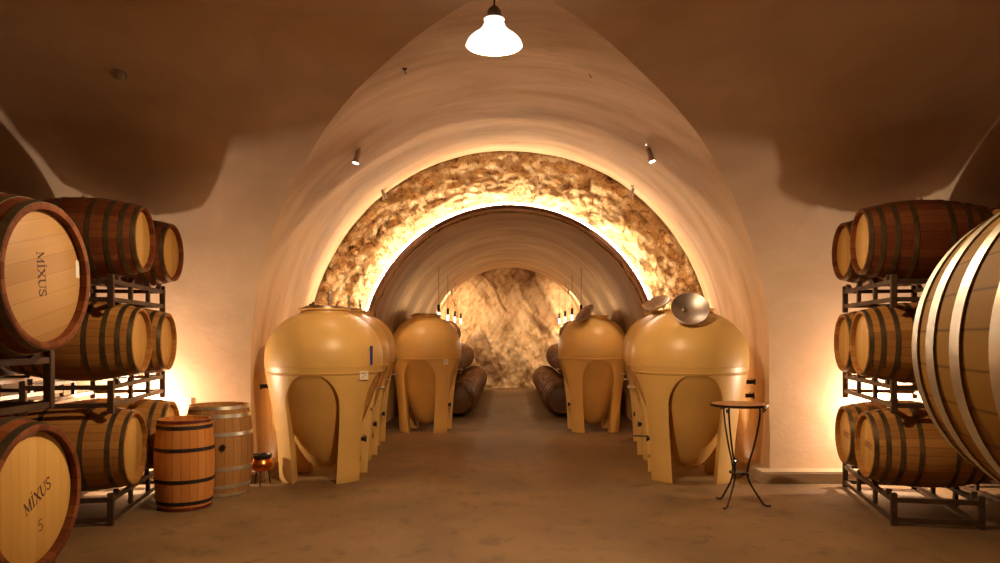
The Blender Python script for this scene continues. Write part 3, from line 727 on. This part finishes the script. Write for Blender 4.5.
for s, nm in ((-1, 'left'), (1, 'right')):
    for k, (x, y) in enumerate(((2.55, 8.47), (2.74, 9.62))):  # nearer pair is added to brighten the vault; farther pair washes the wall
        u = empty('floor_uplight', (s*x, y, 0), 0, 'small floor uplight against the %s tunnel wall, %s tank of the row' % (nm, ('first', 'second')[k]), 'lamp', 'floor uplights along the tunnel walls')
        part_rev('housing', [(0, 0), (.055, 0), (.055, .06), (.045, .062), (.045, .05), (0, .05)], M['blackfit'], u, 24)
        part_rev('lens', [(0, .053), (.043, .053)], M['lens'], u, 24)
        light('uplight_beam', 'SPOT', (s*x, y, .075), (130, 55)[k], (1.0, .70, .42), .03, ((s*1.6, y+.5, 3), (s*(x+.05), y+.1, 3))[k], (75, 120)[k], .9)
def spot_fixture(i, x, y, z, target, size, power, label, group, spot=80):
    e = empty('spotlight', (x, y, z), 0, label, 'spotlight', group)
    d = (Vector(target) - Vector((x, y, z))).normalized(); q = d.to_track_quat('-Z', 'Y').to_euler()
    part_rev('mount', [(0, .0), (size*.5, 0), (size*.5, -.012), (0, -.014)], M['spot_body'], e, 20)
    part_tube('arm', [(0, 0, 0), (0, 0, -size*.9)], size*.1, M['spot_body'], e, 8)
    c = part_rev('can', [(0, size*.6), (size*.28, size*.55), (size*.36, -size*.9), (size*.42, -size*1.1), (size*.34, -size*1.1), (size*.3, -size*.9)], M['spot_body'], e, 24, (0, 0, -size*1.0), q)
    part_rev('lens', [(0, 0), (size*.33, 0)], M['lens'], c, 24, (0, 0, -size*1.02))
    p = Vector((x, y, z-size*1.0)) + d*size*1.25
    if power: light('spot_beam', 'SPOT', p, power, (1.0, .72, .44), .03, target, spot, .6)
gs = 'spotlights on the tunnel vault'
spot_fixture(0, -1.55, 7.65, 3.42, (-1.9, 7.3, 1.7), .095, 15, 'larger silver spotlight on the left of the vault above the front tank', gs)
spot_fixture(1, 1.46, 7.85, 3.48, (1.9, 7.4, 1.7), .095, 15, 'larger silver spotlight on the right of the vault above the front tank', gs)
spot_fixture(2, -1.74, 10.3, 3.50, (-1.3, 11.35, 1.7), .075, 55, 'smaller silver spotlight at the left edge of the rock arch', gs)
spot_fixture(3, 1.68, 10.3, 3.52, (1.3, 11.35, 1.7), .075, 55, 'smaller silver spotlight at the right edge of the rock arch', gs)
spot_fixture(4, -1.50, 19.3, 2.64, (-1.5, 20.4, 1.6), .07, 75, 'tiny spotlight on the left of the inner tunnel before the end rock', 'spotlights at the end of the inner tunnel', 150)
spot_fixture(5, 1.50, 19.3, 2.64, (1.5, 20.4, 1.6), .07, 75, 'tiny spotlight on the right of the inner tunnel before the end rock', 'spotlights at the end of the inner tunnel', 150)
# four small pendants down each side of the inner tunnel
sp0 = empty('small_pendant', (0, 0, 0), 0, None, 'lamp')
part_rev('cap', [(0, .0), (.034, 0), (.036, -.01), (.036, -.16), (0, -.16)], M['blackfit'], sp0, 20, (0, 0, .16))
part_rev('glass', [(.034, 0), (.036, -.06), (.03, -.13), (0, -.14)], M['small_glow'], sp0, 20)
part_tube('cord', [(0, 0, .15), (0, 0, .97)], .006, M['cord'], sp0, 6)
first = True
for s, sd in ((-1, 'left'), (1, 'right')):
    for j, y in enumerate((13.7, 15.7, 17.7, 19.8)):
        o = sp0 if first else copy_tree(sp0); first = False
        o.location = (s*1.30, y, 1.88); o.scale = (.7, .7, .85)
        o['label'] = 'small black pendant lamp over the %s barrel pile, %s from the front' % (sd, ('first', 'second', 'third', 'last')[j])
        o['group'] = 'small pendants over the %s barrel pile' % sd
        light('pendant_glow', 'POINT', (s*1.30, y, 1.74), 14 if j < 3 else 18, (1, .72, .45), .04)

# hooks and small fittings on the vault
for i, (x, y, z, lb) in enumerate(((-.885, 6.3, 3.72, 'small hook in the vault plaster, nearer one on the left'), (.70, 6.57, 3.78, 'small hook in the vault plaster, nearer one on the right'),
                     (-1.12, 8.4, 3.70, 'small hook in the vault plaster, farther one on the left'), (1.10, 8.6, 3.74, 'small hook in the vault plaster, farther one on the right'))):
    h = empty('ceiling_hook', (x, y, z), 0, lb, 'hook', 'hooks in the vault')
    part_rev('plate', [(0, 0), (.022, 0), (.018, -.012), (0, -.014)], M['iron'], h, 16)
    part_tube('shank', [(0, 0, 0), (0, 0, -.03), (.012, 0, -.045), (.018, 0, -.035)], .004, M['iron'], h, 8)
sd_ = empty('smoke_detector', (-3.2, 6.15, 3.63), 0, 'round dome fitting on the dark vault at upper left', 'smoke detector')
part_rev('base', [(0, 0), (.06, 0), (.06, -.02), (0, -.02)], M['spot_body'], sd_, 28, (0, 0, 0), (math.radians(-25), 0, 0))
part_rev('dome', [(.045, -.02), (.04, -.04), (.02, -.05), (0, -.052)], M['bung'], sd_, 28, (0, 0, 0), (math.radians(-25), 0, 0))
ol = empty('wall_outlet', (-3.30, Y0+R-.005, .78), 0, 'small outlet plate on the plaster wall above the upright barrel', 'outlet')
part_boxes('plate', [((0, -.004, 0), (.07, .008, .11))], M['paper'], ol, .002)
part_boxes('socket', [((0, -.0085, .022), (.03, .003, .03)), ((0, -.0085, -.022), (.03, .003, .03))], M['bung'], ol)

# ------------------------------------------------------------------ world, camera
w = bpy.data.worlds.new('world'); sc.world = w; w.use_nodes = True
w.node_tree.nodes['Background'].inputs[0].default_value = (0.5, .35, .2, 1); w.node_tree.nodes['Background'].inputs[1].default_value = .01
cam = bpy.data.cameras.new('camera'); co = bpy.data.objects.new('camera', cam); COL.objects.link(co)
co.location = (0, 0, 1.5); co.rotation_euler = (PI/2, 0, 0)
cam.sensor_width = 36; cam.lens = 27; cam.shift_x = -0.010; cam.shift_y = 0.0515; cam.clip_start = .05
sc.camera = co
vs = sc.view_settings; vs.view_transform = 'Standard'; vs.look = 'None'; vs.gamma = 1; vs.use_curve_mapping = False
vs.exposure = 0.4
sc.cycles.use_denoising = True
